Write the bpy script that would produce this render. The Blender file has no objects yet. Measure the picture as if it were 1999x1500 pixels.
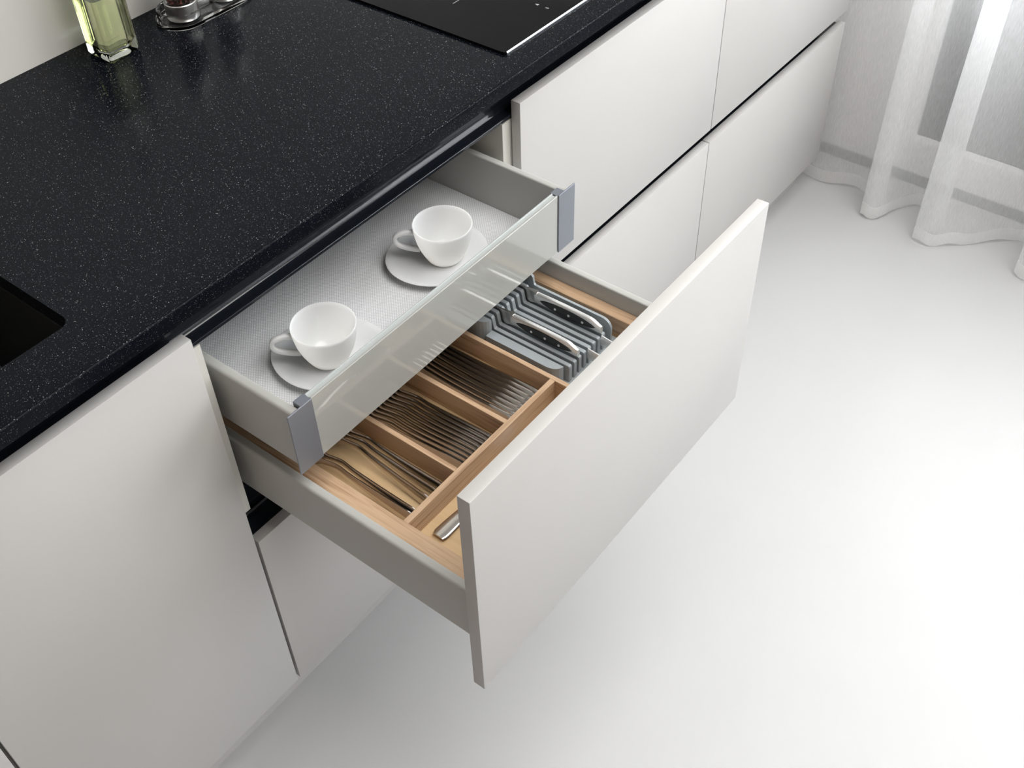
import bpy, bmesh, math, random
from mathutils import Vector, Matrix
random.seed(7)
PI = math.pi
scene = bpy.context.scene
COL = scene.collection

# ------------------------------------------------------------------ camera
cd = bpy.data.cameras.new('camera')
cd.sensor_fit = 'HORIZONTAL'
cd.sensor_width = 36.0
cd.lens = 2149.36 / 1999.0 * 36.0
cd.clip_start = 0.02
cam = bpy.data.objects.new('camera', cd)
cam.location = (-0.48046, -0.84295, 1.66542)
cam.rotation_euler = (0.77845, 0.02327, -0.91461)
COL.objects.link(cam)
scene.camera = cam

# ------------------------------------------------------------------ world, daylight, exposure
world = bpy.data.worlds.new('world')
scene.world = world
world.use_nodes = True
bg = world.node_tree.nodes['Background']
bg.inputs[0].default_value = (0.86, 0.93, 1.0, 1)
bg.inputs[1].default_value = 0.8
scene.view_settings.view_transform = 'Standard'
scene.view_settings.look = 'None'
scene.view_settings.gamma = 1.0
scene.view_settings.use_curve_mapping = False
scene.view_settings.exposure = 0.24
scene.cycles.max_bounces = 11


def area(name, loc, rot, sx, sy, power, color):
    l = bpy.data.lights.new(name, 'AREA')
    l.shape = 'RECTANGLE'
    l.size, l.size_y = sx, sy
    l.energy = power
    l.color = color
    o = bpy.data.objects.new(name, l)
    o.location = loc
    o.rotation_euler = rot
    COL.objects.link(o)
    return o


# daylight outside the right window, then two added fill lights, front and overhead
area('daylight_right_window', (2.22, -1.70, 1.50), (0, PI / 2, 0), 1.75, 3.00, 114, (0.955, 0.98, 1.0))
area('front_fill_light', (0.95, -4.25, 1.55), (PI / 2, 0, 0), 1.55, 1.65, 24, (0.97, 0.985, 1.0))  # added fill from the front, no such source in view
area('ceiling_fill_light', (0.62, -1.15, 2.55), (0, 0, 0), 1.5, 1.7, 43, (1.0, 0.985, 0.96))  # added overhead fill that brightens the cups, liner and rail tops


# ------------------------------------------------------------------ materials
def mat(name, color=(0.8, 0.8, 0.8), rough=0.5, metal=0.0, **kw):
    m = bpy.data.materials.new(name)
    m.use_nodes = True
    b = m.node_tree.nodes['Principled BSDF']
    b.inputs['Base Color'].default_value = (*color, 1)
    b.inputs['Roughness'].default_value = rough
    b.inputs['Metallic'].default_value = metal
    for k, v in kw.items():
        b.inputs[k.replace('_', ' ')].default_value = v
    return m


class NT:
    def __init__(self, m):
        self.t = m.node_tree
        self.b = self.t.nodes['Principled BSDF']

    def n(self, typ, **kw):
        x = self.t.nodes.new(typ)
        for k, v in kw.items():
            setattr(x, k, v)
        return x

    def l(self, a, b):
        self.t.links.new(a, b)

    def coords(self, scale=(1, 1, 1), rot=(0, 0, 0)):
        c = self.n('ShaderNodeTexCoord')
        mp = self.n('ShaderNodeMapping')
        mp.inputs['Scale'].default_value = scale
        mp.inputs['Rotation'].default_value = rot
        self.l(c.outputs['Object'], mp.inputs['Vector'])
        return mp.outputs['Vector']

    def ramp(self, fac, stops):
        r = self.n('ShaderNodeValToRGB')
        e = r.color_ramp.elements
        while len(e) < len(stops):
            e.new(0.5)
        for el, (p, c) in zip(e, stops):
            el.position = p
            el.color = (*c, 1) if len(c) == 3 else c
        self.l(fac, r.inputs[0])
        return r.outputs[0]

    def math(self, op, a, b=None):
        x = self.n('ShaderNodeMath', operation=op)
        for i, v in enumerate((a, b)):
            if v is None:
                continue
            if isinstance(v, (int, float)):
                x.inputs[i].default_value = v
            else:
                self.l(v, x.inputs[i])
        return x.outputs[0]

    def mix(self, fac, a, b):
        x = self.n('ShaderNodeMix', data_type='RGBA')
        for i, v in ((0, fac), (6, a), (7, b)):
            if isinstance(v, (int, float)):
                x.inputs[i].default_value = v
            elif isinstance(v, tuple):
                x.inputs[i].default_value = (*v, 1)
            else:
                self.l(v, x.inputs[i])
        return x.outputs[2]

    def bump(self, h, strength=0.2, dist=0.001):
        x = self.n('ShaderNodeBump')
        x.inputs['Strength'].default_value = strength
        x.inputs['Distance'].default_value = dist
        self.l(h, x.inputs['Height'])
        self.l(x.outputs[0], self.b.inputs['Normal'])


def m_lacquer(name, c, rough):
    m = mat(name, c, rough)
    t = NT(m)
    nz = t.n('ShaderNodeTexNoise')
    nz.inputs['Scale'].default_value = 6.0
    t.l(t.coords(), nz.inputs['Vector'])
    t.l(t.ramp(nz.outputs['Fac'], [(0.3, tuple(v * 0.985 for v in c)), (0.7, c)]), t.b.inputs['Base Color'])
    return m


M = {}
M['front'] = m_lacquer('front_laminate', (0.455, 0.444, 0.430), 0.42)
M['carcass'] = m_lacquer('carcass_melamine', (0.56, 0.545, 0.50), 0.5)
M['floor'] = m_lacquer('floor_resin', (0.495, 0.495, 0.493), 0.42)
M['wall'] = m_lacquer('wall_paint', (0.82, 0.81, 0.80), 0.7)
M['splash'] = m_lacquer('backsplash_panel', (0.55, 0.535, 0.50), 0.24)
M['ceiling'] = m_lacquer('ceiling_paint', (0.55, 0.535, 0.52), 0.8)
M['walnut'] = m_lacquer('left_wall_wood', (0.26, 0.135, 0.07), 0.6)
M['metal_grey'] = m_lacquer('drawer_steel', (0.43, 0.43, 0.408), 0.36)
M['slate'] = mat('slate_bracket', (0.20, 0.215, 0.245), 0.34, 0.3)
M['black_channel'] = mat('black_channel', (0.008, 0.010, 0.014), 0.12)
M['black_matt'] = mat('black_matt', (0.012, 0.012, 0.012), 0.6)
M['porcelain'] = m_lacquer('porcelain', (0.93, 0.925, 0.90), 0.33)
for k_, v_ in (('Subsurface Weight', 0.7), ('Subsurface Scale', 0.03), ('Subsurface Radius', (1.0, 0.95, 0.85))):
    M['porcelain'].node_tree.nodes['Principled BSDF'].inputs[k_].default_value = v_
M['steel'] = mat('cutlery_steel', (0.55, 0.52, 0.49), 0.14, 1.0)
M['steel_brushed'] = mat('brushed_steel', (0.66, 0.65, 0.63), 0.3, 1.0)
M['knife_steel'] = mat('knife_steel', (0.86, 0.86, 0.85), 0.34, 0.75)
M['knife_black'] = mat('knife_scale', (0.012, 0.012, 0.013), 0.34)
M['block'] = m_lacquer('knife_block_plastic', (0.33, 0.36, 0.375), 0.33)
M['hob'] = mat('hob_glass', (0.004, 0.004, 0.005), 0.08, Specular_IOR_Level=0.04)
M['hob_trim'] = mat('hob_trim', (0.55, 0.57, 0.6), 0.25, 1.0)
M['print'] = mat('hob_print', (0.42, 0.42, 0.43), 0.5)
M['sink'] = mat('sink_composite', (0.006, 0.006, 0.006), 0.55)
M['runner'] = mat('runner_steel', (0.20, 0.20, 0.20), 0.4, 0.6)
M['drain'] = mat('drain_steel', (0.25, 0.25, 0.25), 0.3, 1.0)
M['window_panel'] = m_lacquer('window_panel', (0.10, 0.102, 0.105), 0.5)
M['window_frame'] = m_lacquer('window_frame', (0.78, 0.78, 0.77), 0.4)
M['baseboard'] = m_lacquer('baseboard_grey', (0.23, 0.235, 0.245), 0.5)
M['pepper'] = mat('peppercorn', (0.07, 0.025, 0.015), 0.5)

# satin lacquered glass of the inner drawer
M['glass_front'] = mat('satin_glass', (0.375, 0.38, 0.36), 0.05, IOR=1.62)
M['glass_edge'] = mat('glass_edge', (0.42, 0.445, 0.44), 0.2, IOR=1.5)
M['clear'] = mat('clear_glass', (0.95, 1.0, 0.96), 0.0, IOR=1.45, Transmission_Weight=1.0)
M['acrylic'] = mat('clear_acrylic', (1, 1, 1), 0.02, IOR=1.4, Transmission_Weight=1.0)
M['oil'] = mat('oil', (0.93, 0.91, 0.56), 0.0, IOR=1.40, Transmission_Weight=1.0)

# black speckled counter
m = M['counter'] = mat('speckled_counter', (0.01, 0.011, 0.014), 0.18, Specular_IOR_Level=0.07)
t = NT(m)
v1 = t.n('ShaderNodeTexVoronoi')
v1.inputs['Scale'].default_value = 840.0
t.l(t.coords(), v1.inputs['Vector'])
s1 = t.n('ShaderNodeSeparateColor')
t.l(v1.outputs['Color'], s1.inputs[0])
size = t.math('MULTIPLY', s1.outputs[1], 0.38)
dot = t.math('LESS_THAN', v1.outputs['Distance'], size)
keep = t.math('GREATER_THAN', s1.outputs[0], 0.5)
mask = t.math('MULTIPLY', dot, keep)
bright = t.ramp(s1.outputs[2], [(0.0, (0.04, 0.046, 0.054)), (0.70, (0.15, 0.16, 0.18)), (1.0, (0.60, 0.595, 0.58))])
t.l(t.mix(mask, (0.0026, 0.0036, 0.0058), bright), t.b.inputs['Base Color'])

# dotted grey liner of the inner drawer
m = M['liner'] = mat('dotted_liner', (0.4, 0.4, 0.4), 0.42)
t = NT(m)
v1 = t.n('ShaderNodeTexVoronoi')
v1.inputs['Scale'].default_value = 1.0
v1.voronoi_dimensions = '2D'
v1.inputs['Randomness'].default_value = 0.0
t.l(t.coords((1 / 0.0031,) * 3, (0, 0, PI / 4)), v1.inputs['Vector'])
dm = t.ramp(v1.outputs['Distance'], [(0.20, (1, 1, 1)), (0.33, (0, 0, 0))])
t.l(t.mix(dm, (0.64, 0.645, 0.66), (0.93, 0.935, 0.95)), t.b.inputs['Base Color'])
t.bump(dm, 0.5, 0.0006)


def m_wood(name, light, dark, scale, rough=0.45):
    mm = mat(name, light, rough)
    tt = NT(mm)
    vec = tt.coords(scale)
    n1 = tt.n('ShaderNodeTexNoise')
    n1.inputs['Scale'].default_value = 1.0
    n1.inputs['Detail'].default_value = 5.0
    n1.inputs['Distortion'].default_value = 0.4
    tt.l(vec, n1.inputs['Vector'])
    mid = tuple((a * 2 + b) / 3 for a, b in zip(light, dark))
    c = tt.ramp(n1.outputs['Fac'], [(0.30, dark), (0.42, mid), (0.52, light), (0.64, mid), (0.72, light)])
    tt.l(c, tt.b.inputs['Base Color'])
    tt.bump(n1.outputs['Fac'], 0.12, 0.0005)
    return mm


WL, WD = (0.56, 0.385, 0.245), (0.32, 0.19, 0.105)
M['wood_y'] = m_wood('tray_wood_lengthwise', WL, WD, (150, 7, 150))
M['wood_x'] = m_wood('tray_wood_crosswise', WL, WD, (7, 150, 150))
M['ply'] = m_wood('tray_floor_ply', (0.62, 0.44, 0.25), (0.54, 0.37, 0.20), (60, 9, 60), 0.4)


def m_sheer(name, alpha_lo, alpha_hi, color):
    mm = bpy.data.materials.new(name)
    mm.use_nodes = True
    nt = mm.node_tree
    nt.nodes.clear()
    tt = NT.__new__(NT)
    tt.t = nt
    out = tt.n('ShaderNodeOutputMaterial')
    tr = tt.n('ShaderNodeBsdfTransparent')
    df = tt.n('ShaderNodeBsdfDiffuse')
    tl = tt.n('ShaderNodeBsdfTranslucent')
    df.inputs[0].default_value = (*color, 1)
    tl.inputs[0].default_value = (*color, 1)
    m1 = tt.n('ShaderNodeMixShader')
    m1.inputs[0].default_value = 0.5
    tt.l(df.outputs[0], m1.inputs[1])
    tt.l(tl.outputs[0], m1.inputs[2])
    nz = tt.n('ShaderNodeTexNoise')
    nz.inputs['Scale'].default_value = 1.0
    nz.inputs['Detail'].default_value = 4.0
    tt.l(tt.coords((760, 760, 55)), nz.inputs['Vector'])
    f = tt.ramp(nz.outputs['Fac'], [(0.3, (alpha_lo,) * 3), (0.7, (alpha_hi,) * 3)])
    m2 = tt.n('ShaderNodeMixShader')
    tt.l(f, m2.inputs[0])
    tt.l(tr.outputs[0], m2.inputs[1])
    tt.l(m1.outputs[0], m2.inputs[2])
    tt.l(m2.outputs[0], out.inputs[0])
    return mm


M['sheer'] = m_sheer('sheer_fabric', 0.44, 0.58, (0.94, 0.945, 0.95))
M['hem'] = m_sheer('hem_fabric', 0.80, 0.92, (0.93, 0.93, 0.925))

mm = bpy.data.materials.new('window_glass')
mm.use_nodes = True
mm.node_tree.nodes.clear()
tt = NT.__new__(NT)
tt.t = mm.node_tree
o_, a_, g_, x_ = (tt.n(k) for k in ('ShaderNodeOutputMaterial', 'ShaderNodeBsdfTransparent', 'ShaderNodeBsdfGlossy', 'ShaderNodeMixShader'))
g_.inputs['Roughness'].default_value = 0.02
x_.inputs[0].default_value = 0.06
tt.l(a_.outputs[0], x_.inputs[1])
tt.l(g_.outputs[0], x_.inputs[2])
tt.l(x_.outputs[0], o_.inputs[0])
M['pane'] = mm


# ------------------------------------------------------------------ mesh helpers
def box(bm, x0, x1, y0, y1, z0, z1, bev=0.0, seg=1):
    ret = bmesh.ops.create_cube(bm, size=1.0)
    vs = ret['verts']
    for v in vs:
        v.co = Vector(((x0 + x1) / 2 + v.co.x * (x1 - x0), (y0 + y1) / 2 + v.co.y * (y1 - y0), (z0 + z1) / 2 + v.co.z * (z1 - z0)))
    if bev:
        es = list({e for v in vs for e in v.link_edges})
        bmesh.ops.bevel(bm, geom=es, offset=bev, segments=seg, affect='EDGES', profile=0.5)
    return bm


def B(x0, x1, y0, y1, z0, z1, bev=0.0, seg=1):
    return box(bmesh.new(), x0, x1, y0, y1, z0, z1, bev, seg)


def prism(bm, poly, axis, a0, a1):
    """closed polygon (two coords) extruded along axis 'x' (poly = y,z), 'y' (x,z) or 'z' (x,y)"""
    def P(p, a):
        return {'x': (a, p[0], p[1]), 'y': (p[0], a, p[1]), 'z': (p[0], p[1], a)}[axis]
    lo = [bm.verts.new(P(p, a0)) for p in poly]
    hi = [bm.verts.new(P(p, a1)) for p in poly]
    n = len(poly)
    bm.faces.new(lo)
    bm.faces.new(hi)
    for i in range(n):
        bm.faces.new((lo[i], lo[(i + 1) % n], hi[(i + 1) % n], hi[i]))
    bmesh.ops.recalc_face_normals(bm, faces=bm.faces[:])
    return bm


def lathe(bm, prof, n=48, cx=0, cy=0, fr=None):
    rings = []
    for r, z in prof:
        ring = []
        for k in range(n):
            a = 2 * PI * k / n
            rr = r * (fr(a, r) if fr else 1)
            ring.append(bm.verts.new((cx + rr * math.cos(a), cy + rr * math.sin(a), z)))
        rings.append(ring)
    for a, b in zip(rings, rings[1:]):
        for k in range(n):
            bm.faces.new((a[k], a[(k + 1) % n], b[(k + 1) % n], b[k]))
    bm.faces.new(rings[0])
    bm.faces.new(rings[-1])
    bmesh.ops.recalc_face_normals(bm, faces=bm.faces[:])
    return bm


def sweep(bm, rings, closed=False):
    """skin a list of vertex rings (lists of coordinates), with caps"""
    R = [[bm.verts.new(p) for p in r] for r in rings]
    n = len(R[0])
    pairs = list(zip(R, R[1:])) + ([(R[-1], R[0])] if closed else [])
    for a, b in pairs:
        for k in range(n):
            bm.faces.new((a[k], a[(k + 1) % n], b[(k + 1) % n], b[k]))
    if not closed:
        bm.faces.new(R[0])
        bm.faces.new(R[-1])
    bmesh.ops.recalc_face_normals(bm, faces=bm.faces[:])
    return bm


def tube(bm, pts, r, n=8):
    rings = []
    pts = [Vector(p) for p in pts]
    for i, p in enumerate(pts):
        d = (pts[min(i + 1, len(pts) - 1)] - pts[max(i - 1, 0)]).normalized()
        u = d.orthogonal().normalized() if i == 0 else (rings_u - d * rings_u.dot(d)).normalized()
        rings_u = u
        w = d.cross(u)
        rings.append([p + r * (math.cos(2 * PI * k / n) * u + math.sin(2 * PI * k / n) * w) for k in range(n)])
    return sweep(bm, rings)


def rrect(x0, x1, y0, y1, r, n=6):
    pts = []
    for cx, cy, a0 in ((x1 - r, y1 - r, 0), (x0 + r, y1 - r, PI / 2), (x0 + r, y0 + r, PI), (x1 - r, y0 + r, 1.5 * PI)):
        for k in range(n + 1):
            a = a0 + PI / 2 * k / n
            pts.append((cx + r * math.cos(a), cy + r * math.sin(a)))
    return pts


def crom(pts, n=8):
    out = []
    P = [Vector(p) for p in pts]
    for i in range(len(P) - 1):
        p0, p1, p2, p3 = P[max(i - 1, 0)], P[i], P[i + 1], P[min(i + 2, len(P) - 1)]
        for k in range(n):
            s = k / n
            out.append(0.5 * ((2 * p1) + (p2 - p0) * s + (2 * p0 - 5 * p1 + 4 * p2 - p3) * s * s + (3 * p1 - p0 - 3 * p2 + p3) * s ** 3))
    out.append(P[-1])
    return out


def obj(name, bm, material, parent=None, smooth=False):
    """ONE mesh object. Coordinates in bm are world coordinates; under a parent they are shifted to it."""
    me = bpy.data.meshes.new(name)
    if parent is not None:
        w = Vector(parent.location)
        p = parent.parent
        while p is not None:
            w = w + Vector(p.location)
            p = p.parent
        bmesh.ops.translate(bm, vec=-w, verts=bm.verts[:])
    bm.normal_update()
    bm.to_mesh(me)
    bm.free()
    me.materials.append(M[material] if isinstance(material, str) else material)
    if smooth:
        me.shade_smooth()
        try:
            me.set_sharp_from_angle(angle=math.radians(smooth if smooth is not True else 40))
        except Exception:
            pass
    o = bpy.data.objects.new(name, me)
    COL.objects.link(o)
    if parent is not None:
        o.parent = parent
    return o


def tag(o, label, cat, group=None):
    o['label'] = label
    o['category'] = cat
    if group:
        o['group'] = group
    return o


def thing(name, label, cat, loc=(0, 0, 0), group=None):
    o = bpy.data.objects.new(name, None)
    o.empty_display_size = 0.02
    COL.objects.link(o)
    o.location = loc
    return tag(o, label, cat, group)


def dup(root, loc, rotz=0.0, label=None):
    r = root.copy()
    COL.objects.link(r)
    r.location = loc
    r.rotation_euler = (0, 0, rotz)
    if label:
        r['label'] = label
    for ch in list(root.children):
        c = ch.copy()
        COL.objects.link(c)
        c.parent = r
        for g in list(ch.children):
            d = g.copy()
            COL.objects.link(d)
            d.parent = c
    return r


def struct(name, bm, material, smooth=False):
    o = obj(name, bm, material, None, smooth)
    o['kind'] = 'structure'
    return o


# ------------------------------------------------------------------ dimensions (metres)
ZT, ZU, ZL, ZB = 0.838, 0.4862, 0.4562, 0.0996     # front tops / bottoms
ZC, ZCB = 0.9014, 0.8800                            # counter top, underside
YC, YB = -0.015, 0.5430                             # counter front, wall
T = 0.0165                                          # front thickness
D = 0.395                                           # pull-out of the open drawer
XW = 1.975                                          # window wall

# ------------------------------------------------------------------ the room
struct('floor', B(-2.6, 2.1, -4.1, 0.70, -0.06, 0.0), 'floor')
struct('wall_back', B(-2.6, 2.1, YB, 0.70, 0, 2.6), 'splash')
struct('wall_left', B(-2.7, -2.6, -4.1, 0.70, 0, 2.6), 'walnut')
bm = bmesh.new()
box(bm, -2.6, 0.30, -4.2, -4.1, 0, 2.6)
box(bm, 1.90, 2.1, -4.2, -4.1, 0, 2.6)
box(bm, 0.30, 1.90, -4.2, -4.1, 0, 0.7)
box(bm, 0.30, 1.90, -4.2, -4.1, 2.4, 2.6)
struct('wall_front', bm, 'wall')
struct('ceiling', B(-2.7, 2.1, -4.2, 0.70, 2.6, 2.7), 'ceiling')
WY0, WY1 = -3.55, -0.165
bm = bmesh.new()
box(bm, XW, 2.1, WY1, YB, 0, 2.6)
box(bm, XW, 2.1, -4.1, WY0, 0, 2.6)
box(bm, XW, 2.1, WY0, WY1, 2.42, 2.6)
box(bm, XW, 2.1, WY0, WY1, 0.0, 0.118)
struct('wall_right', bm, 'wall')
struct('baseboard_right', B(XW - 0.004, XW, -4.1, YB, 0.002, 0.029), 'baseboard')

win = struct('window_1', B(XW + 0.02, XW + 0.07, WY0, WY1, 0.56, 0.61, 0.003), 'window_frame')
obj('panel', B(XW + 0.03, XW + 0.06, WY0, WY1, 0.118, 0.56), 'window_panel', win)
obj('frame_top', B(XW + 0.02, XW + 0.07, WY0, WY1, 2.37, 2.42), 'window_frame', win)
ys = [WY0, WY0 + (WY1 - WY0) / 3, WY0 + 2 * (WY1 - WY0) / 3, WY1]
for y in ys:
    yy = min(max(y, WY0 + 0.03), WY1 - 0.03)
    obj('mullion', B(XW + 0.02, XW + 0.07, yy - 0.03, yy + 0.03, 0.61, 2.37), 'window_frame', win)
for a, b in zip(ys, ys[1:]):
    obj('pane', B(XW + 0.043, XW + 0.047, a + 0.03, b - 0.03, 0.61, 2.37), 'pane', win)
win2 = struct('front_fill_window', B(0.30, 1.90, -4.18, -4.12, 0.70, 0.75, 0.003), 'window_frame')  # unseen window, added as an opening for the front fill light
obj('frame_top', B(0.30, 1.90, -4.18, -4.12, 2.35, 2.40), 'window_frame', win2)
for x in (0.33, 1.10, 1.87):
    obj('mullion', B(x - 0.03, x + 0.03, -4.18, -4.12, 0.75, 2.35), 'window_frame', win2)
for a, b in ((0.36, 1.07), (1.13, 1.84)):
    obj('pane', B(a, b, -4.152, -4.148, 0.75, 2.35), 'pane', win2)

# ------------------------------------------------------------------ curtain
plan = [(1.862, 0.34), (1.850, 0.22), (1.846, 0.10), (1.842, -0.011), (1.868, -0.095), (1.845, -0.145), (1.815, -0.180), (1.790, -0.170), (1.777, -0.148), (1.770, -0.168),
        (1.792, -0.196), (1.858, -0.212), (1.884, -0.250), (1.862, -0.298), (1.830, -0.332), (1.795, -0.320), (1.762, -0.289), (1.747, -0.318), (1.764, -0.352),
        (1.796, -0.388), (1.850, -0.450), (1.886, -0.496), (1.860, -0.550), (1.815, -0.575), (1.780, -0.545), (1.760, -0.525), (1.752, -0.560), (1.785, -0.600)]
y = -0.66
k = 0
while y > -3.7:
    plan.append((1.80 + 0.055 * (-1) ** k + random.uniform(-0.012, 0.012), y))
    y -= random.uniform(0.07, 0.12)
    k += 1
cp = crom([(a, b, 0) for a, b in plan], 7)


def curtain_strip(z0, z1, nz, thick=0.0):
    b = bmesh.new()
    rows = []
    for j in range(nz + 1):
        z = z0 + (z1 - z0) * j / nz
        row = []
        for i, p in enumerate(cp):
            q = 1.0 - 0.10 * min(1, z / 1.2)
            x = 1.835 + (p.x - 1.835) * q + 0.006 * math.sin(3.1 * z + p.y * 9)
            lift = 0.004 * math.sin(i * 0.55)
            row.append(b.verts.new((x, p.y + 0.004 * math.sin(2.2 * z + i * 0.13), z + (lift if z < 0.1 else 0))))
        rows.append(row)
    for a, c in zip(rows, rows[1:]):
        for i in range(len(a) - 1):
            b.faces.new((a[i], a[i + 1], c[i + 1], c[i]))
    return b


cur = obj('sheer_curtain', curtain_strip(0.042, 2.5, 26), 'sheer', smooth=True)
tag(cur, 'long white sheer curtain hanging in folds in front of the window', 'curtain')
obj('hem', curtain_strip(0.008, 0.042, 2), 'hem', cur, smooth=True)


# ------------------------------------------------------------------ cabinets
def side_profile():
    y0, y1 = 0.0185, 0.515
    return [(y0, 0.10), (y1, 0.10), (y1, 0.879), (0.056, 0.879), (0.056, 0.806), (y0, 0.806),
            (y0, 0.502), (0.058, 0.502), (0.058, 0.440), (y0, 0.440)]


def side_profile_plain():
    y0, y1 = 0.0185, 0.515
    return [(y0, 0.10), (y1, 0.10), (y1, 0.879), (0.056, 0.879), (0.056, 0.806), (y0, 0.806)]


def carcass(root, x0, x1, notch=True):
    w = 0.0175
    prof = side_profile() if notch else side_profile_plain()
    for a, b in ((x0 + 0.0004, x0 + w), (x1 - w, x1 - 0.0004)):
        obj('side_panel', prism(bmesh.new(), prof, 'x', a, b), 'carcass', root)
    obj('bottom_panel', B(x0 + w, x1 - w, 0.02, 0.505, 0.10, 0.117), 'carcass', root)
    obj('back_panel', B(x0 + w, x1 - w, 0.505, 0.515, 0.10, 0.879), 'carcass', root)


def front(x0, x1, y, z0, z1):
    return B(x0, x1, y, y + T, z0, z1, 0.0009, 2)


G = 0.0012
# open drawer unit
cab = thing('drawer_cabinet', 'white base cabinet with two upper drawers pulled open below the black worktop', 'cabinet', (0.3, 0.26, 0.10))
carcass(cab, 0.0, 0.6)
obj('runner', B(0.0176, 0.0285, 0.085, 0.49, 0.520, 0.536), 'runner', cab)
obj('runner', B(0.5715, 0.5824, 0.085, 0.49, 0.520, 0.536), 'runner', cab)
obj('runner', B(0.0176, 0.0285, 0.085, 0.49, 0.650, 0.664), 'runner', cab)
obj('runner', B(0.5715, 0.5824, 0.085, 0.49, 0.650, 0.664), 'runner', cab)
# lower closed drawer
dl = obj('drawer_front', front(0.0 + 0.003, 0.6 - G, 0.0, ZB, ZL), 'front', cab, smooth=30)
obj('drawer_side', B(0.030, 0.0425, T, 0.46, 0.14, 0.34, 0.002, 2), 'metal_grey', dl)
obj('drawer_side', B(0.5575, 0.570, T, 0.46, 0.14, 0.34, 0.002, 2), 'metal_grey', dl)
obj('drawer_bottom', B(0.0425, 0.5575, T, 0.46, 0.14, 0.152), 'metal_grey', dl)


def drawer_side(x0, x1, y0, y1, z0, z1):
    """steel drawer side: hollow box profile with rounded top edges"""
    r = 0.0042
    pts = [(x0, z0), (x1, z0)]
    for k in range(7):
        a = PI / 2 * k / 6
        pts.append((x1 - 0.0022 + 0.0022 * math.cos(a), z1 - 0.0022 + 0.0022 * math.sin(a)))
    for k in range(7):
        a = PI / 2 + PI / 2 * k / 6
        pts.append((x0 + r + r * math.cos(a), z1 - r + r * math.sin(a)))
    return prism(bmesh.new(), pts, 'y', y0, y1)


def flip_side(x0, x1, y0, y1, z0, z1):
    b = drawer_side(0.6 - x1, 0.6 - x0, y0, y1, z0, z1)
    for v in b.verts:
        v.co.x = 0.6 - v.co.x
    bmesh.ops.reverse_faces(b, faces=b.faces[:])
    return b


# open outer drawer
do = obj('drawer_front', front(0.0032, 0.5968, -D, ZU, ZT), 'front', cab, smooth=30)
do['label'] = 'white front of the outer drawer, pulled far out'
yb = -D + T
LZ = 0.622
obj('drawer_side', drawer_side(0.0295, 0.0420, yb, 0.115, 0.534, LZ), 'metal_grey', do, smooth=30)
obj('drawer_side', flip_side(0.5580, 0.5705, yb, 0.115, 0.534, LZ), 'metal_grey', do, smooth=30)
obj('drawer_bottom', B(0.0420, 0.5580, yb, 0.103, 0.537, 0.553), 'metal_grey', do)
obj('drawer_back', B(0.0420, 0.5580, 0.103, 0.115, 0.537, 0.615), 'metal_grey', do)

# inner drawer with the glass front
UZ, UF = 0.756, 0.6755
yg0 = -0.1100
ind = obj('inner_drawer', B(0.0418, 0.5582, -0.0985, 0.372, 0.664, UF - 0.0015), 'metal_grey', cab)
ind['label'] = 'shallow inner drawer with satin glass front and grey liner'
obj('liner', B(0.0420, 0.5580, -0.0980, 0.359, UF - 0.0015, UF), 'liner', ind)
obj('drawer_side', drawer_side(0.0294, 0.0418, -0.1055, 0.372, 0.664, UZ), 'metal_grey', ind, smooth=30)
obj('drawer_side', flip_side(0.5582, 0.5706, -0.1055, 0.372, 0.664, UZ), 'metal_grey', ind, smooth=30)
obj('drawer_back', B(0.0418, 0.5582, 0.360, 0.372, UF, UZ - 0.004), 'metal_grey', ind)
# glass: front sheet, recessed core, rear strip
obj('glass_front', B(0.0590, 0.5410, yg0, yg0 + 0.0035, 0.6623, 0.7610, 0.0006), 'glass_front', ind)
obj('glass_core', B(0.0590, 0.5390, yg0 + 0.0035, yg0 + 0.0085, 0.6645, 0.7600), 'glass_edge', ind)
obj('rear_strip', B(0.0590, 0.5410, yg0 + 0.0085, yg0 + 0.0110, 0.6645, 0.7612, 0.0005), 'glass_edge', ind)
for s in (0, 1):
    X = (lambda v: v) if s == 0 else (lambda v: 0.6 - v)
    a, b = sorted((X(0.0203), X(0.0587)))
    br = obj('end_bracket', B(a, b, yg0 - 0.0018, yg0 + 0.0004, 0.6618, 0.7618, 0.0005), 'slate', ind)
    br['label'] = 'slate grey end bracket'
    a, b = sorted((X(0.0425), X(0.0590)))
    obj('bracket_foot', B(a, b, yg0 + 0.0004, yg0 + 0.0135, 0.6640, 0.7608, 0.0004), 'slate', ind)

# right units
for i, (x0, side) in enumerate(((0.6, 'under the hob'), (1.2, 'next to the curtain'))):
    c = thing('drawer_cabinet', 'white base cabinet with two closed drawers ' + side, 'cabinet', (x0 + 0.3, 0.26, 0.10), 'closed drawer cabinets')
    carcass(c, x0, x0 + 0.6)
    for z0, z1 in ((ZU, ZT), (ZB, ZL)):
        f = obj('drawer_front', front(x0 + G, x0 + 0.6 - G, 0.0, z0, z1), 'front', c, smooth=30)
        h = min(z1 - 0.06, z0 + 0.2)
        obj('drawer_side', B(x0 + 0.030, x0 + 0.0425, T, 0.46, z0 + 0.04, h, 0.002, 2), 'metal_grey', f)
        obj('drawer_side', B(x0 + 0.5575, x0 + 0.570, T, 0.46, z0 + 0.04, h, 0.002, 2), 'metal_grey', f)
        obj('drawer_bottom', B(x0 + 0.0425, x0 + 0.5575, T, 0.46, z0 + 0.04, z0 + 0.052), 'metal_grey', f)

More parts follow.
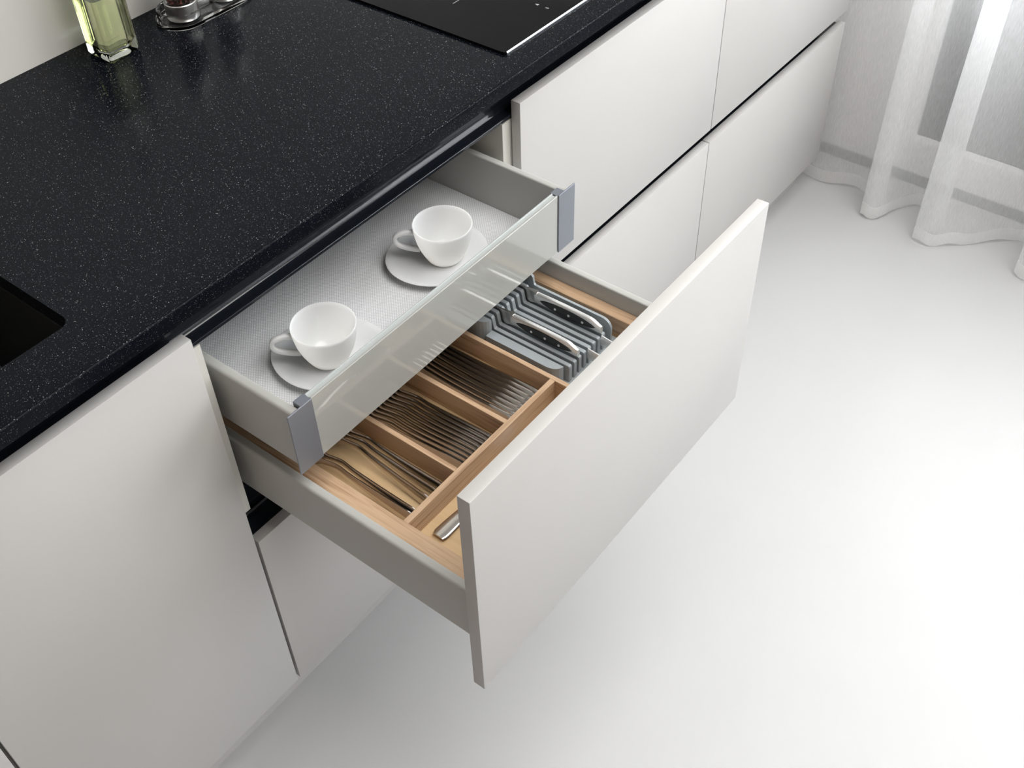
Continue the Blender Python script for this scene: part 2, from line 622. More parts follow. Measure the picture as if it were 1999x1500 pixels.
# sink unit and the unit left of it
c = thing('sink_cabinet', 'white base cabinet with one tall door under the black sink', 'cabinet', (-0.193, 0.26, 0.10))
carcass(c, -0.387, 0.0, False)
obj('door', front(-0.387 + 0.0020, -0.0016, 0.0, ZB, ZT), 'front', c, smooth=30)
c = thing('base_cabinet', 'white base cabinet at the left edge beyond the sink unit', 'cabinet', (-0.69, 0.26, 0.10))
carcass(c, -0.987, -0.387, False)
obj('door', front(-0.987 + G, -0.387 - 0.0020, 0.0, ZB, ZT), 'front', c, smooth=30)

# plinth set back under the fronts
pl = obj('plinth', B(-0.985, 1.798, 0.045, 0.061, 0.0, 0.0985), 'front')
tag(pl, 'low white plinth board set back below the cabinet fronts', 'plinth')

# black grip channels
prof = [(0.0180, 0.8090), (0.0180, 0.8128), (0.0184, 0.8134), (0.0190, 0.8136), (0.0240, 0.8136)]
for k in range(1, 11):
    a = PI / 2 * k / 10
    prof.append((0.0240 + 0.012 * math.sin(a), 0.8136 + 0.012 * (1 - math.cos(a))))
prof += [(0.0360, 0.8790), (0.0380, 0.8790), (0.0380, 0.8256)]
for k in range(1, 6):
    a = PI / 2 * k / 5
    prof.append((0.0240 + 0.014 * math.cos(a), 0.8256 - 0.014 * math.sin(a)))
prof += [(0.0205, 0.8090)]
gc = obj('grip_channel', prism(bmesh.new(), prof, 'x', -0.985, 1.798), 'black_channel', smooth=30)
tag(gc, 'glossy black grip channel running right under the worktop edge', 'channel', 'black grip channels')
prof = [(0.0185, 0.4410), (0.0185, 0.4500), (0.0480, 0.4500), (0.0480, 0.4552), (0.0505, 0.4552), (0.0505, 0.4470), (0.0560, 0.4470), (0.0560, 0.5000), (0.0575, 0.5000), (0.0575, 0.4410)]
gl = obj('grip_channel', prism(bmesh.new(), prof, 'x', 0.0005, 1.798), 'black_channel')
obj('lip_highlight', B(0.018, 0.582, 0.0478, 0.0507, 0.4552, 0.4566), 'runner', gl)  # grey strip coloured to stand for the highlight line along the black channel
tag(gl, 'black grip channel in the gap between upper and lower drawer fronts', 'channel', 'black grip channels')

# ------------------------------------------------------------------ worktop with sink cut-out, sink, hob
r = 0.0024
poly = [(YC, ZCB), (YC, ZC - r)]
for k in range(1, 6):
    a = PI / 2 * k / 5
    poly.append((YC + r - r * math.cos(a), ZC - r + r * math.sin(a)))
poly += [(YB, ZC), (YB, ZCB)]
wt = obj('worktop', prism(bmesh.new(), poly, 'x', -0.985, 1.798), 'counter')
tag(wt, 'black worktop with fine white speckles running along the whole wall', 'worktop')
SX0, SX1, SY0, SY1 = -0.365, -0.0950, 0.0590, 0.4550
cut = obj('cutter', prism(bmesh.new(), rrect(SX0, SX1, SY0, SY1, 0.014, 8), 'z', ZCB - 0.05, ZC + 0.05), 'counter')
md = wt.modifiers.new('cut', 'BOOLEAN')
md.object = cut
md.operation = 'DIFFERENCE'
md.solver = 'EXACT'
bpy.context.view_layer.update()
dg = bpy.context.evaluated_depsgraph_get()
me = bpy.data.meshes.new_from_object(wt.evaluated_get(dg))
wt.modifiers.clear()
wt.data = me
bpy.data.objects.remove(cut, do_unlink=True)
me.shade_smooth()
me.set_sharp_from_angle(angle=math.radians(25))

# sink bowl: rim ring under the worktop, tapered wall, floor
sk = thing('sink', 'black undermount sink let into the speckled worktop', 'sink', ((SX0 + SX1) / 2, (SY0 + SY1) / 2, 0.70))
o_ = 0.0015
rings = []
for off, z in ((0.006, ZCB - 0.0005), (-0.0005, ZCB - 0.0005), (-0.004, 0.74), (-0.010, 0.715), (-0.03, 0.704)):
    rings.append([(x, y, z) for x, y in rrect(SX0 - off, SX1 + off, SY0 - off, SY1 + off, 0.016, 8)])
inner = list(rings)
outer = []
for off, z in ((-0.026, 0.700), (0.001, 0.712), (0.002, 0.74), (0.004, ZCB - 0.004), (0.006, ZCB - 0.004)):
    outer.append([(x, y, z) for x, y in rrect(SX0 - off, SX1 + off, SY0 - off, SY1 + off, 0.016, 8)])
b = bmesh.new()
R_ = [[b.verts.new(p) for p in q] for q in inner]
n = len(R_[0])
for p, q in zip(R_, R_[1:]):
    for k in range(n):
        b.faces.new((p[k], p[(k + 1) % n], q[(k + 1) % n], q[k]))
b.faces.new(R_[-1])
Q_ = [[b.verts.new(p) for p in q] for q in outer]
b.faces.new(Q_[0])
for p, q in zip(Q_, Q_[1:]):
    for k in range(n):
        b.faces.new((p[k], p[(k + 1) % n], q[(k + 1) % n], q[k]))
for k in range(n):
    b.faces.new((Q_[-1][k], Q_[-1][(k + 1) % n], R_[0][(k + 1) % n], R_[0][k]))
bmesh.ops.recalc_face_normals(b, faces=b.faces[:])
obj('bowl', b, 'sink', sk, smooth=40)
obj('drain', lathe(bmesh.new(), [(0.0005, 0.7042), (0.04, 0.7042), (0.045, 0.707), (0.043, 0.7075), (0.03, 0.7055), (0.0001, 0.7055)], 32, -0.23, 0.26), 'drain', sk, smooth=40)

HX0, HX1, HY0, HY1 = 0.6050, 1.185, 0.0262, 0.5180
hob = thing('induction_hob', 'flat black glass cooking hob lying on the speckled worktop', 'hob', (0.895, 0.27, ZC))
obj('glass_plate', prism(bmesh.new(), rrect(HX0, HX1, HY0 + 0.0018, HY1, 0.004, 4), 'z', ZC + 0.0002, ZC + 0.0042), 'hob', hob)
pf = [(HY0, ZC + 0.0004), (HY0, ZC + 0.0026), (HY0 + 0.0017, ZC + 0.0042), (HY0 + 0.0017, ZC + 0.0004)]
tr = obj('front_trim', prism(bmesh.new(), pf, 'x', HX0 + 0.004, HX1 - 0.004), 'hob_trim', hob)
tr['label'] = 'bright bevelled steel front edge'


def ring_mark(cx, cy, r0, r1, sx=1.0):
    b = bmesh.new()
    a = [b.verts.new((cx + r0 * math.cos(2 * PI * k / 20) * sx, cy + r0 * math.sin(2 * PI * k / 20), ZC + 0.0044)) for k in range(20)]
    c_ = [b.verts.new((cx + r1 * math.cos(2 * PI * k / 20) * sx, cy + r1 * math.sin(2 * PI * k / 20), ZC + 0.0044)) for k in range(20)]
    for k in range(20):
        b.faces.new((a[k], a[(k + 1) % 20], c_[(k + 1) % 20], c_[k]))
    bmesh.ops.recalc_face_normals(b, faces=b.faces[:])
    return b


HM = ZC + 0.0043
obj('print_mark', ring_mark(0.7439, 0.0560, 0.0010, 0.0016), 'print', hob)
obj('print_mark', ring_mark(0.7439, 0.0588, 0.0009, 0.0014), 'print', hob)
obj('print_mark', prism(bmesh.new(), [(0.7418, 0.0735), (0.7464, 0.0735), (0.7441, 0.0795)], 'z', HM, HM + 0.0002), 'print', hob)
obj('print_mark', prism(bmesh.new(), [(0.6755, 0.1790), (0.7250, 0.1790), (0.7250, 0.1797), (0.6755, 0.1797)], 'z', HM, HM + 0.0002), 'print', hob)

# ------------------------------------------------------------------ oil bottle, mill stand
bx, by = 0.2965, 0.4865
bt = thing('oil_bottle', 'square clear glass bottle of yellow oil by the wall', 'bottle', (bx, by, ZC))
hs = 0.0268


def sq(h, z, r=0.007):
    return [(x, y, z) for x, y in rrect(bx - h, bx + h, by - h, by + h, min(r, h * 0.999), 5)]


z0 = ZC + 0.0004
rings = [sq(hs - 0.006, z0), sq(hs - 0.002, z0 + 0.001), sq(hs, z0 + 0.005), sq(hs, z0 + 0.130), sq(hs - 0.003, z0 + 0.140), sq(0.014, z0 + 0.152, 0.014), sq(0.0125, z0 + 0.158, 0.0125), sq(0.0125, z0 + 0.185, 0.0125), sq(0.015, z0 + 0.186, 0.015), sq(0.015, z0 + 0.192, 0.015),
         sq(0.0095, z0 + 0.192, 0.0095), sq(0.0095, z0 + 0.158, 0.0095), sq(0.0105, z0 + 0.150, 0.0105), sq(hs - 0.006, z0 + 0.138), sq(hs - 0.0035, z0 + 0.129), sq(hs - 0.0035, z0 + 0.019), sq(hs - 0.007, z0 + 0.0145)]
obj('bottle_glass', sweep(bmesh.new(), rings), 'clear', bt, smooth=35)
oil_top = ZC + 0.088
rings = [sq(hs - 0.0072, z0 + 0.0142), sq(hs - 0.0033, z0 + 0.0188), sq(hs - 0.0033, oil_top), ]
obj('oil', sweep(bmesh.new(), rings), 'oil', bt, smooth=35)
obj('stopper', lathe(bmesh.new(), [(0.009, z0 + 0.175), (0.009, z0 + 0.1925), (0.014, z0 + 0.193), (0.014, z0 + 0.208), (0.012, z0 + 0.21)], 24, bx, by), 'steel_brushed', bt, smooth=35)

tx0, tx1, ty, tr_ = 0.4150, 0.5000, 0.4800, 0.0375


def stadium(r, z, n=14):
    p = []
    for k in range(n + 1):
        a = -PI / 2 + PI * k / n
        p.append((tx1 + r * math.cos(a), ty + r * math.sin(a), z))
    for k in range(n + 1):
        a = PI / 2 + PI * k / n
        p.append((tx0 + r * math.cos(a), ty + r * math.sin(a), z))
    return p


ms = thing('mill_tray', 'clear acrylic tray with rounded ends holding the mills', 'tray', (0.4575, ty, ZC))
rings = [stadium(tr_ - 0.002, z0), stadium(tr_, z0 + 0.002), stadium(tr_, z0 + 0.006), stadium(tr_ - 0.003, z0 + 0.008), stadium(tr_ - 0.004, z0 + 0.020), stadium(tr_ - 0.0055, z0 + 0.021), stadium(tr_ - 0.007, z0 + 0.020), stadium(tr_ - 0.007, z0 + 0.006), stadium(tr_ - 0.010, z0 + 0.004)]
obj('tray_body', sweep(bmesh.new(), rings), 'acrylic', ms, smooth=35)


def mill(x, label, corn):
    zb_ = z0 + 0.0042
    mroot = thing('pepper_mill' if corn else 'salt_mill', label, 'mill', (x, ty, zb_), 'mills in the acrylic tray')
    rr = 0.0240
    obj('mill_base', lathe(bmesh.new(), [(rr - 0.001, zb_), (rr, zb_ + 0.001), (rr, zb_ + 0.024), (rr - 0.001, zb_ + 0.025), (0.003, zb_ + 0.025)], 40, x, ty), 'steel_brushed', mroot, smooth=35)
    obj('mill_body', lathe(bmesh.new(), [(rr - 0.0012, zb_ + 0.0255), (rr - 0.0012, zb_ + 0.085), (rr - 0.0035, zb_ + 0.085), (rr - 0.0035, zb_ + 0.0258)], 40, x, ty), 'acrylic', mroot, smooth=35)
    obj('mill_head', lathe(bmesh.new(), [(rr - 0.001, zb_ + 0.0855), (rr, zb_ + 0.087), (rr, zb_ + 0.115), (rr - 0.003, zb_ + 0.12), (0.002, zb_ + 0.121)], 40, x, ty), 'steel_brushed', mroot, smooth=35)
    b = bmesh.new()
    k = 0
    zz = zb_ + 0.0285
    while zz < zb_ + 0.07:
        for rad, cnt in ((0.0175, 17), (0.0118, 11), (0.006, 5)):
            for j in range(cnt):
                a = 2 * PI * (j + random.random() * 0.5) / cnt + k
                mtx = Matrix.Translation((x + rad * math.cos(a), ty + rad * math.sin(a), zz + random.uniform(-0.0012, 0.0012)))
                bmesh.ops.create_icosphere(b, subdivisions=1, radius=random.uniform(0.0022, 0.0027), matrix=mtx)
        k += 0.7
        zz += 0.0048
    cm = mat('peppercorn_mix' if corn else 'salt_grain', (0.1, 0.04, 0.02), 0.55)
    if corn:
        q = NT(cm)
        vz = q.n('ShaderNodeTexVoronoi')
        vz.inputs['Scale'].default_value = 210
        q.l(q.coords(), vz.inputs['Vector'])
        sp = q.n('ShaderNodeSeparateColor')
        q.l(vz.outputs['Color'], sp.inputs[0])
        q.l(q.ramp(sp.outputs[0], [(0.0, (0.02, 0.012, 0.01)), (0.45, (0.10, 0.03, 0.02)), (0.75, (0.22, 0.05, 0.035)), (1.0, (0.45, 0.36, 0.22))]), q.b.inputs['Base Color'])
    else:
        cm.node_tree.nodes['Principled BSDF'].inputs['Base Color'].default_value = (0.8, 0.8, 0.8, 1)
    po = obj('peppercorns' if corn else 'salt_grains', b, cm, mroot, smooth=True)
    po['kind'] = 'stuff'
    return mroot


mill(0.4190, 'steel and clear acrylic pepper mill filled with mixed peppercorns', True)
mill(0.4960, 'steel and clear acrylic salt mill at the right end of the clear tray', False)

# ------------------------------------------------------------------ cups and saucers
CUPZ = UF + 0.0088


def build_cup():
    t_ = thing('coffee_cup', 'white porcelain cup with flat ring handle on the saucer nearer the hob', 'cup', (0, 0, 0), 'white cups in the glass drawer')
    po = [(0.0, 0.0), (0.0215, 0.0), (0.0232, 0.0008), (0.0258, 0.0045), (0.0300, 0.0125), (0.0345, 0.0225), (0.0382, 0.034), (0.0405, 0.046), (0.0416, 0.056), (0.0420, 0.0598), (0.0412, 0.0606),
          (0.0402, 0.0598), (0.0396, 0.054), (0.0384, 0.044), (0.036, 0.033), (0.0322, 0.0220), (0.0275, 0.0125), (0.0225, 0.0068), (0.015, 0.0048), (0.0, 0.0046)]
    po = [(max(r_, 0.0002), z_) for r_, z_ in po]
    obj('cup_body', lathe(bmesh.new(), po, 64), 'porcelain', t_, smooth=60)
    path = crom([(0.0390, 0, 0.0475), (0.0520, 0, 0.0490), (0.0645, 0, 0.0450), (0.0672, 0, 0.0362), (0.0612, 0, 0.0278), (0.0480, 0, 0.0215), (0.0340, 0, 0.0180)], 6)
    rings = []
    for i, p in enumerate(path):
        d = (path[min(i + 1, len(path) - 1)] - path[max(i - 1, 0)]).normalized()
        nrm = Vector((-d.z, 0, d.x))
        s = i / (len(path) - 1)
        hw = 0.0036
        ht = 0.0034 - 0.0004 * math.sin(PI * s)
        ring = []
        for k in range(12):
            a = 2 * PI * k / 12
            ca, sa = math.cos(a), math.sin(a)
            ex = math.copysign(abs(ca) ** 0.3, ca)
            ey = math.copysign(abs(sa) ** 0.3, sa)
            ring.append(p + Vector((0, hw * ex, 0)) + nrm * (ht * ey))
        rings.append(ring)
    obj('handle', sweep(bmesh.new(), rings), 'porcelain', t_, smooth=60)
    return t_


def build_saucer():
    def fr(a, r_):
        return 1 + 0.045 * (r_ / 0.073) * math.cos(2 * a + 0.9) + 0.02 * (r_ / 0.073) * math.cos(3 * a)
    pr_ = [(0.0002, 0.0), (0.034, 0.0), (0.037, 0.0012), (0.050, 0.0042), (0.066, 0.0092), (0.0722, 0.0120), (0.0730, 0.0132), (0.0722, 0.0140), (0.065, 0.0122), (0.050, 0.0086), (0.036, 0.0072), (0.030, 0.0070), (0.0002, 0.0070)]
    s_ = obj('saucer', lathe(bmesh.new(), pr_, 72, fr=fr), 'porcelain', smooth=60)
    tag(s_, 'white saucer under the cup nearer the hob', 'saucer', 'white saucers in the glass drawer')
    return s_


CUPS = [((0.4174, -0.0029), math.radians(133), (-0.004, 0.009), 0.4), ((0.1713, -0.0151), math.radians(140), (0.005, 0.004), -0.5)]
cup = build_cup()
sau = build_saucer()
(cx, cy), ha, (ox, oy), sr = CUPS[0]
cup.location = (cx, cy, CUPZ - 0.0016)
cup.rotation_euler = (0, 0, ha)
sau.location = (cx + ox, cy + oy, UF + 0.0002)
sau.rotation_euler = (0, 0, sr)
(cx, cy), ha, (ox, oy), sr = CUPS[1]
dup(cup, (cx, cy, CUPZ - 0.0016), ha, 'white porcelain cup with flat ring handle on the saucer nearer the sink')
dup(sau, (cx + ox, cy + oy, UF + 0.0002), sr, 'white saucer under the cup nearer the sink')

# ------------------------------------------------------------------ wooden cutlery tray
TZ, TF = 0.5940, 0.5580
ty0, ty1 = -0.3770, 0.1020
YX0, YX1 = -0.2222, -0.2140
tray = thing('cutlery_tray', 'wooden cutlery tray with dividers inside the pulled-out drawer', 'tray', (0.30, -0.13, 0.5533))
obj('tray_floor', B(0.0425, 0.5575, ty0, ty1, 0.5533, TF), 'ply', tray)
obj('side_rail', B(0.0425, 0.0775, ty0, ty1, TF, TZ + 0.0008, 0.0006), 'wood_y', tray)
obj('side_rail', B(0.5365, 0.5575, ty0, ty1, TF, TZ, 0.0006), 'wood_y', tray)
obj('end_rail', B(0.0776, 0.5364, ty0, ty0 + 0.012, TF, TZ), 'wood_x', tray)
obj('end_rail', B(0.0776, 0.5364, ty1 - 0.012, ty1, TF, TZ), 'wood_x', tray)
obj('divider', B(0.3812, 0.3885, ty0 + 0.0125, ty1 - 0.0125, TF, TZ, 0.0004), 'wood_y', tray)
obj('cross_divider', B(0.0776, 0.3811, YX0, YX1, TF, TZ, 0.0004), 'wood_x', tray)
obj('divider', B(0.1748, 0.1820, YX1 + 0.0001, ty1 - 0.0125, TF, TZ, 0.0004), 'wood_y', tray)
obj('divider', B(0.2782, 0.2855, YX1 + 0.0001, ty1 - 0.0125, TF, TZ, 0.0004), 'wood_y', tray)


# ------------------------------------------------------------------ cutlery lying on edge (local: y along the piece, front end at y=0, z up from the tray floor)
def smooth_step(a, b, x):
    t_ = max(0.0, min(1.0, (x - a) / (b - a)))
    return t_ * t_ * (3 - 2 * t_)


def piece_rings(xs, hs_, th, ys_, zc):
    rings = []
    for y_, x_, h_, t_, z_ in zip(ys_, xs, hs_, th, zc):
        ring = []
        for k in range(10):
            a = 2 * PI * k / 10
            ca, sa = math.cos(a), math.sin(a)
            ring.append((x_ + t_ * math.copysign(abs(ca) ** 0.7, ca), y_, z_ + h_ * math.copysign(abs(sa) ** 0.8, sa)))
        rings.append(ring)
    return rings


def build_piece(kind):
    """fork / spoon / knife on its edge"""
    b = bmesh.new()
    if kind == 'knife':
        L = 0.232
        ys_ = [L * i / 30 for i in range(31)]
        hs_, th, xs = [], [], []
        for y_ in ys_:
            h = 0.0058 + 0.0034 * (1 - smooth_step(0.0, 0.13, y_)) + 0.0030 * smooth_step(0.16, 0.20, y_)
            h *= (1 - 0.75 * smooth_step(L - 0.03, L, y_)) * (0.45 + 0.55 * smooth_step(0.0, 0.010, y_))
            hs_.append(h)
            th.append(0.0034 * (1 - smooth_step(0.02, 0.22, y_)) + 0.0008)
            xs.append(0.0)
        zc = [0.0095] * len(ys_)
        sweep(b, piece_rings(xs, hs_, th, ys_, zc))
        return b
    L = 0.180 if kind == 'fork' else 0.227
    ys_ = [L * i / 40 for i in range(41)]
    hs_, th, xs, zc = [], [], [], []
    for y_ in ys_:
        h = 0.0092 - 0.0052 * smooth_step(0.005, 0.13, y_)
        if kind == 'fork':
            h += 0.0058 * smooth_step(0.160, 0.180, y_)
            z_ = 0.0096
        else:
            u = max(0.0, min(1.0, (y_ - 0.162) / 0.065))
            bowl = 0.0180 * math.sqrt(max(0.0, 1 - (2 * u - 1) ** 2))
            h = max(h * (1 - smooth_step(0.162, 0.174, y_)), bowl, 0.0012)
            z_ = 0.0093 + 0.0090 * smooth_step(0.0, 0.18, y_)
        h *= 0.45 + 0.55 * smooth_step(0.0, 0.010, y_)
        hs_.append(h)
        zc.append(z_)
        th.append(0.0021 - 0.0008 * smooth_step(0.08, 0.15, y_))
        x_ = 0.0012 * smooth_step(0.115, 0.138, y_) - 0.0110 * smooth_step(0.134, 0.174, y_)
        if kind == 'spoon':
            u = max(0.0, min(1.0, (y_ - 0.162) / 0.065))
            x_ += -0.004 * math.sin(PI * u)
        xs.append(x_)
    sweep(b, piece_rings(xs, hs_, th, ys_, zc))
    if kind == 'fork':
        x_e = xs[-1]
        for q in range(4):
            zq = 0.0096 - 0.0074 + q * 0.0049
            rings = []
            for i in range(9):
                s = i / 8
                y_ = 0.178 + 0.050 * s
                hh = 0.0016 * (1 - 0.6 * s)
                xx = x_e - 0.0020 * smooth_step(0, 0.4, s) + 0.005 * s * s
                rings.append([(xx + 0.0011 * (1 - 0.4 * s) * math.cos(2 * PI * k / 6), y_, zq + hh * math.sin(2 * PI * k / 6)) for k in range(6)])
            sweep(b, rings)
    return b


def cutlery(kind, spots, cell, group, noun):
    first = None
    words_ = ['first', 'second', 'third', 'fourth', 'fifth', 'sixth', 'seventh', 'eighth', 'ninth', 'tenth']
    for i, (x_, y_, rz, ry) in enumerate(spots):
        lab = 'steel %s on edge in the %s, %s from the left' % (noun, cell, words_[i])
        if first is None:
            bmk = build_piece(kind)
            zmin = min(v.co.z for v in bmk.verts)
            for v in bmk.verts:
                v.co.z -= zmin
            o = obj('table_' + kind, bmk, 'steel', smooth=50)
            first = o
        else:
            o = first.copy()
            COL.objects.link(o)
        low = min(v.co.z * math.cos(ry) - v.co.x * math.sin(ry) for v in first.data.vertices)
        o.location = (x_, y_, TF + 0.0004 - low)
        o.rotation_euler = (0, ry, rz)
        tag(o, lab, kind, group)


RD = math.radians
FY = -0.2136
LEAN = RD(26)
cutlery('spoon', [(0.0960, FY + 0.001, RD(0.2), RD(20)), (0.1035, FY + 0.0005, RD(-0.6), RD(20)), (0.1280, FY + 0.002, RD(-3.8), RD(20)), (0.1450, FY + 0.003, RD(-0.8), RD(20)), (0.1560, FY + 0.001, RD(0.2), RD(20))],
        'left tray compartment', 'spoons in the left compartment', 'spoon')
cutlery('fork', [(0.1960 + 0.0076 * i, FY + 0.001 + 0.0012 * (i % 3), RD(0.8 - 0.2 * i), LEAN) for i in range(9)],
        'middle tray compartment', 'forks in the middle compartment', 'fork')
cutlery('knife', [(0.3005 + 0.0088 * i, FY + 0.001 + 0.001 * (i % 2), RD(0.25 * ((i * 5) % 4 - 1.5)), LEAN) for i in range(8)],
        'tray compartment beside the knife holder', 'table knives beside the knife holder', 'knife')

# serving spoon lying flat in the front compartment (x along the handle)
b = bmesh.new()
rings = []
L = 0.215
for i in range(41):
    s = L * i / 40
    w = 0.0105 - 0.0064 * smooth_step(0.01, 0.115, s)
    w *= 0.80 + 0.20 * smooth_step(0.0, 0.005, s)
    u = max(0.0, min(1.0, (s - 0.145) / 0.07))
    bowl = 0.024 * math.sqrt(max(0.0, 1 - (2 * u - 1) ** 2))
    w = max(w * (1 - smooth_step(0.145, 0.16, s)), bowl, 0.001)
    zc = 0.0036 + 0.006 * smooth_step(0.06, 0.12, s) - 0.0068 * smooth_step(0.13, 0.165, s) + 0.004 * smooth_step(0.185, L, s)
    th = 0.0016
    rings.append([(s, w * math.copysign(abs(math.cos(2 * PI * k / 12)) ** 0.6, math.cos(2 * PI * k / 12)), zc + th * math.sin(2 * PI * k / 12)) for k in range(12)])
sweep(b, rings)
sp = obj('serving_spoon', b, 'steel', smooth=50)
sp.location = (0.1010, -0.2470, TF + 0.0010)
sp.rotation_euler = (0, 0, RD(-1.5))
tag(sp, 'steel serving spoon lying flat in the front compartment behind the drawer front', 'spoon')

# ------------------------------------------------------------------ knife block
KF = TF + 0.0002
kb = thing('knife_block', 'grey plastic in-drawer knife holder with upright slotted fins', 'knife block', (0.46, -0.07, KF))
obj('base_plate', B(0.3945, 0.5330, -0.3600, 0.0800, KF, KF + 0.004, 0.001), 'block', kb)
zlow, zhigh = 0.5920, 0.6120
kz = KF + 0.0041


def fin_poly(zl_, zh_, yf, ystep, yr):
    return [(yf, kz), (yf, zl_ - 0.0025), (yf + 0.0008, zl_ - 0.0008), (yf + 0.003, zl_), (ystep - 0.002, zl_), (ystep, zl_ + 0.0015), (ystep + 0.0028, zh_ - 0.003), (ystep + 0.005, zh_), (yr, zh_), (yr, kz)]


for i in range(8):
    xr = 0.4232 + 0.0117 * i
    b = prism(bmesh.new(), fin_poly(zlow, zhigh, -0.2215, -0.0880, 0.0800), 'x', xr - 0.0066, xr)
    bmesh.ops.bevel(b, geom=[e for e in b.edges if abs(e.verts[0].co.x - e.verts[1].co.x) < 1e-6], offset=0.0006, segments=1, affect='EDGES')
    obj('fin', b, 'block', kb)
# left cheek: wide top, rounded in plan; low front and higher rear
pl_ = [(0.4115, -0.2150), (0.4115, -0.0885), (0.3970, -0.0885), (0.3970, -0.1940)]
for k in range(1, 7):
    a = PI / 2 * k / 6
    pl_.append((0.3970 + 0.0145 * (1 - math.cos(a)) if k < 6 else 0.4114, -0.1940 - 0.0210 * math.sin(a)))
b = prism(bmesh.new(), pl_[:-1], 'z', kz, zlow + 0.0012)
obj('cheek', b, 'block', kb)
pl_ = [(0.4115, -0.0880), (0.4115, 0.0800), (0.3970, 0.0800), (0.3970, -0.0650)]
for k in range(1, 6):
    a = PI / 2 * k / 6
    pl_.append((0.3970 + 0.0145 * (1 - math.cos(a)), -0.0650 - 0.0230 * math.sin(a)))
obj('cheek', prism(bmesh.new(), pl_, 'z', kz, zhigh + 0.001), 'block', kb)
# right cheek: tall panel with a rounded front top corner
zr1, zr2 = 0.6060, 0.6240
pr_ = [(-0.2240, kz), (-0.2240, zr1 - 0.016)]
for k in range(0, 7):
    a = PI / 2 * k / 6
    pr_.append((-0.2240 + 0.016 - 0.016 * math.cos(a), zr1 - 0.016 + 0.016 * math.sin(a)))
pr_ += [(-0.0880, zr1), (-0.0860, zr1 + 0.002), (-0.0840, zr2 - 0.004), (-0.0800, zr2), (0.0800, zr2), (0.0800, kz)]
obj('cheek', prism(bmesh.new(), pr_, 'x', 0.5150, 0.5190), 'block', kb)


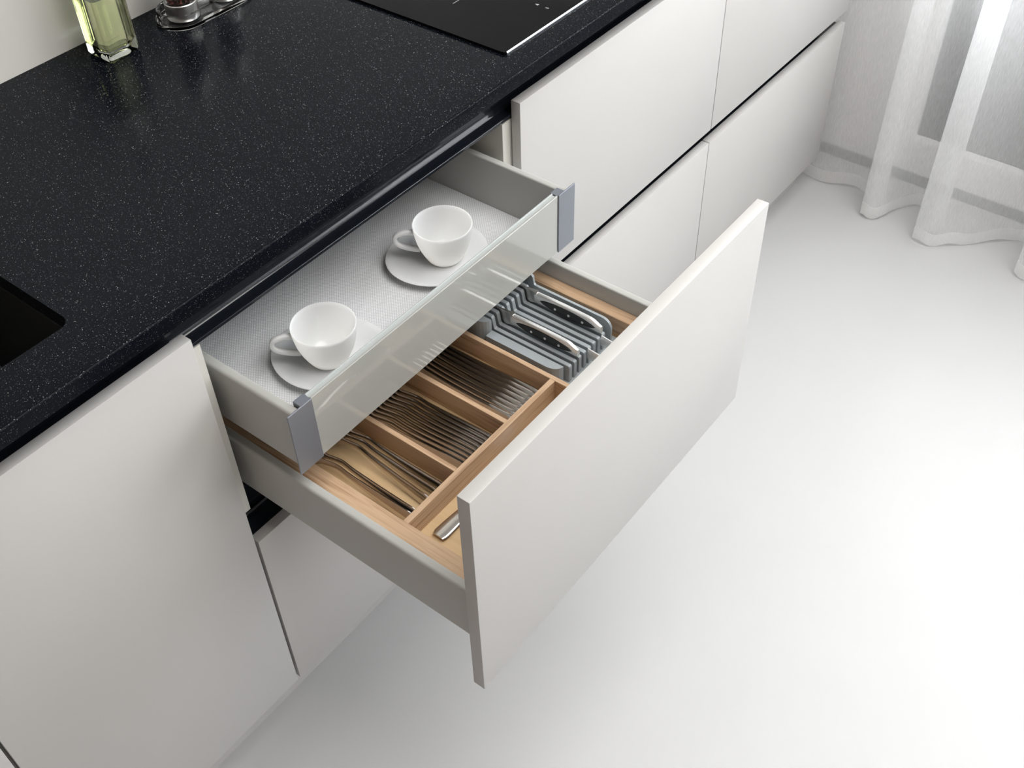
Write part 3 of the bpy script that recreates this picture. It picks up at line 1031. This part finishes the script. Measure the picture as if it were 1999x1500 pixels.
# kitchen knives: handle towards the drawer front, blade down in a slot (local: y = 0 at the tail, blade towards +y)
def build_knife(label):
    k_ = thing('kitchen_knife', label, 'knife', (0, 0, 0), 'black-handled knives in the knife holder')
    HL = 0.116
    # steel core: spine visible on top, curved down at the tail
    rings = []
    for i in range(25):
        s = i / 24
        y_ = HL * s
        top = 0.0200 - 0.0065 * (1 - smooth_step(0.0, 0.16, s)) + 0.0014 * math.sin(PI * s)
        bot = 0.0005 + 0.0035 * math.sin(PI * min(1, s * 1.05)) ** 2 * 0.6 + 0.002 * smooth_step(0.8, 1, s)
        hw = 0.0046 * (0.70 + 0.30 * smooth_step(0, 0.06, s))
        c_, h_ = (top + bot) / 2, (top - bot) / 2
        rings.append([(hw * math.copysign(abs(math.cos(2 * PI * k / 14)) ** 0.75, math.cos(2 * PI * k / 14)), y_, c_ + h_ * math.copysign(abs(math.sin(2 * PI * k / 14)) ** 0.8, math.sin(2 * PI * k / 14))) for k in range(14)])
    obj('handle', sweep(bmesh.new(), rings), 'knife_steel', k_, smooth=50)
    # bolster and blade
    rings = []
    for i in range(9):
        s = i / 8
        y_ = HL - 0.003 + 0.021 * s
        hw = 0.0040 * (1 - s) + 0.0011 * s
        rings.append([(sx * hw, y_, z_) for sx, z_ in ((1, 0.0030 - 0.010 * s), (1, 0.0205), (-1, 0.0205), (-1, 0.0030 - 0.010 * s))])
    obj('bolster', sweep(bmesh.new(), rings), 'steel_brushed', k_, smooth=50)
    yb0 = HL + 0.0180
    pb = [(yb0, 0.0200), (yb0, -0.0200), (yb0 + 0.07, -0.0200), (yb0 + 0.11, -0.0100), (yb0 + 0.135, 0.0080), (yb0 + 0.11, 0.0180)]
    obj('blade', prism(bmesh.new(), pb, 'x', -0.0010, 0.0010), 'steel_brushed', k_)
    # black scales on both faces, each with three rivets
    for sgn in (-1, 1):
        b = bmesh.new()
        up, lo = [], []
        for i in range(17):
            s = i / 16
            y_ = 0.008 + 0.098 * s
            w_ = math.sin(PI * s) ** 0.55
            mid = 0.0096 + 0.001 * s
            up.append((y_, mid + 0.0072 * w_))
            lo.append((y_, mid - 0.0084 * w_))
        poly_ = up + lo[-2:0:-1]
        prism(b, poly_, 'x', sgn * 0.0030, sgn * 0.0056)
        bmesh.ops.bevel(b, geom=[e for e in b.edges if abs(e.verts[0].co.x - sgn * 0.0056) < 1e-5 and abs(e.verts[1].co.x - sgn * 0.0056) < 1e-5], offset=0.0008, segments=2, affect='EDGES')
        sc = obj('handle_scale', b, 'knife_black', k_, smooth=40)
        sc['label'] = 'black riveted handle scale'
        for yr in (0.030, 0.054, 0.078):
            b = bmesh.new()
            bmesh.ops.create_cone(b, cap_ends=True, segments=16, radius1=0.0023, radius2=0.0020, depth=0.0030,
                                  matrix=Matrix.Translation((sgn * 0.0046, yr, 0.0092)) @ Matrix.Rotation(PI / 2 * sgn, 4, 'Y'))
            obj('rivet', b, 'knife_steel', sc, smooth=40)
    return k_


kn = build_knife('black-handled kitchen knife nearer the wooden right rail')
kn.location = (0.4963, -0.2205, zlow + 0.0035)
dup(kn, (0.4377, -0.2215, zlow + 0.0035), 0, 'black-handled kitchen knife nearer the table knives')


# slim all-steel knives standing in front of the holder
def build_slim(label):
    b = bmesh.new()
    rings = []
    for i in range(21):
        s = i / 20
        y_ = -0.105 * s
        h_ = 0.010 - 0.0035 * s
        t_ = 0.0028 * (0.6 + 0.4 * math.sin(PI * min(1, 0.2 + s * 0.8)))
        rings.append([(t_ * math.cos(2 * PI * k / 10), y_, 0.022 + h_ * math.sin(2 * PI * k / 10) - 0.010 * s) for k in range(10)])
    sweep(b, rings)
    o = obj('steel_knife', b, 'knife_steel', smooth=60)
    return tag(o, label, 'knife', 'slim steel knives in front of the holder')


sl = build_slim('slim steel knife handle in front of the holder, nearer the right rail')
sl.location = (0.4905, -0.2245, KF + 0.0085)
s2 = sl.copy()
COL.objects.link(s2)
s2['label'] = 'slim steel knife handle in front of the holder, nearer the cross divider'
s2.location = (0.4575, -0.2245, KF + 0.0085)
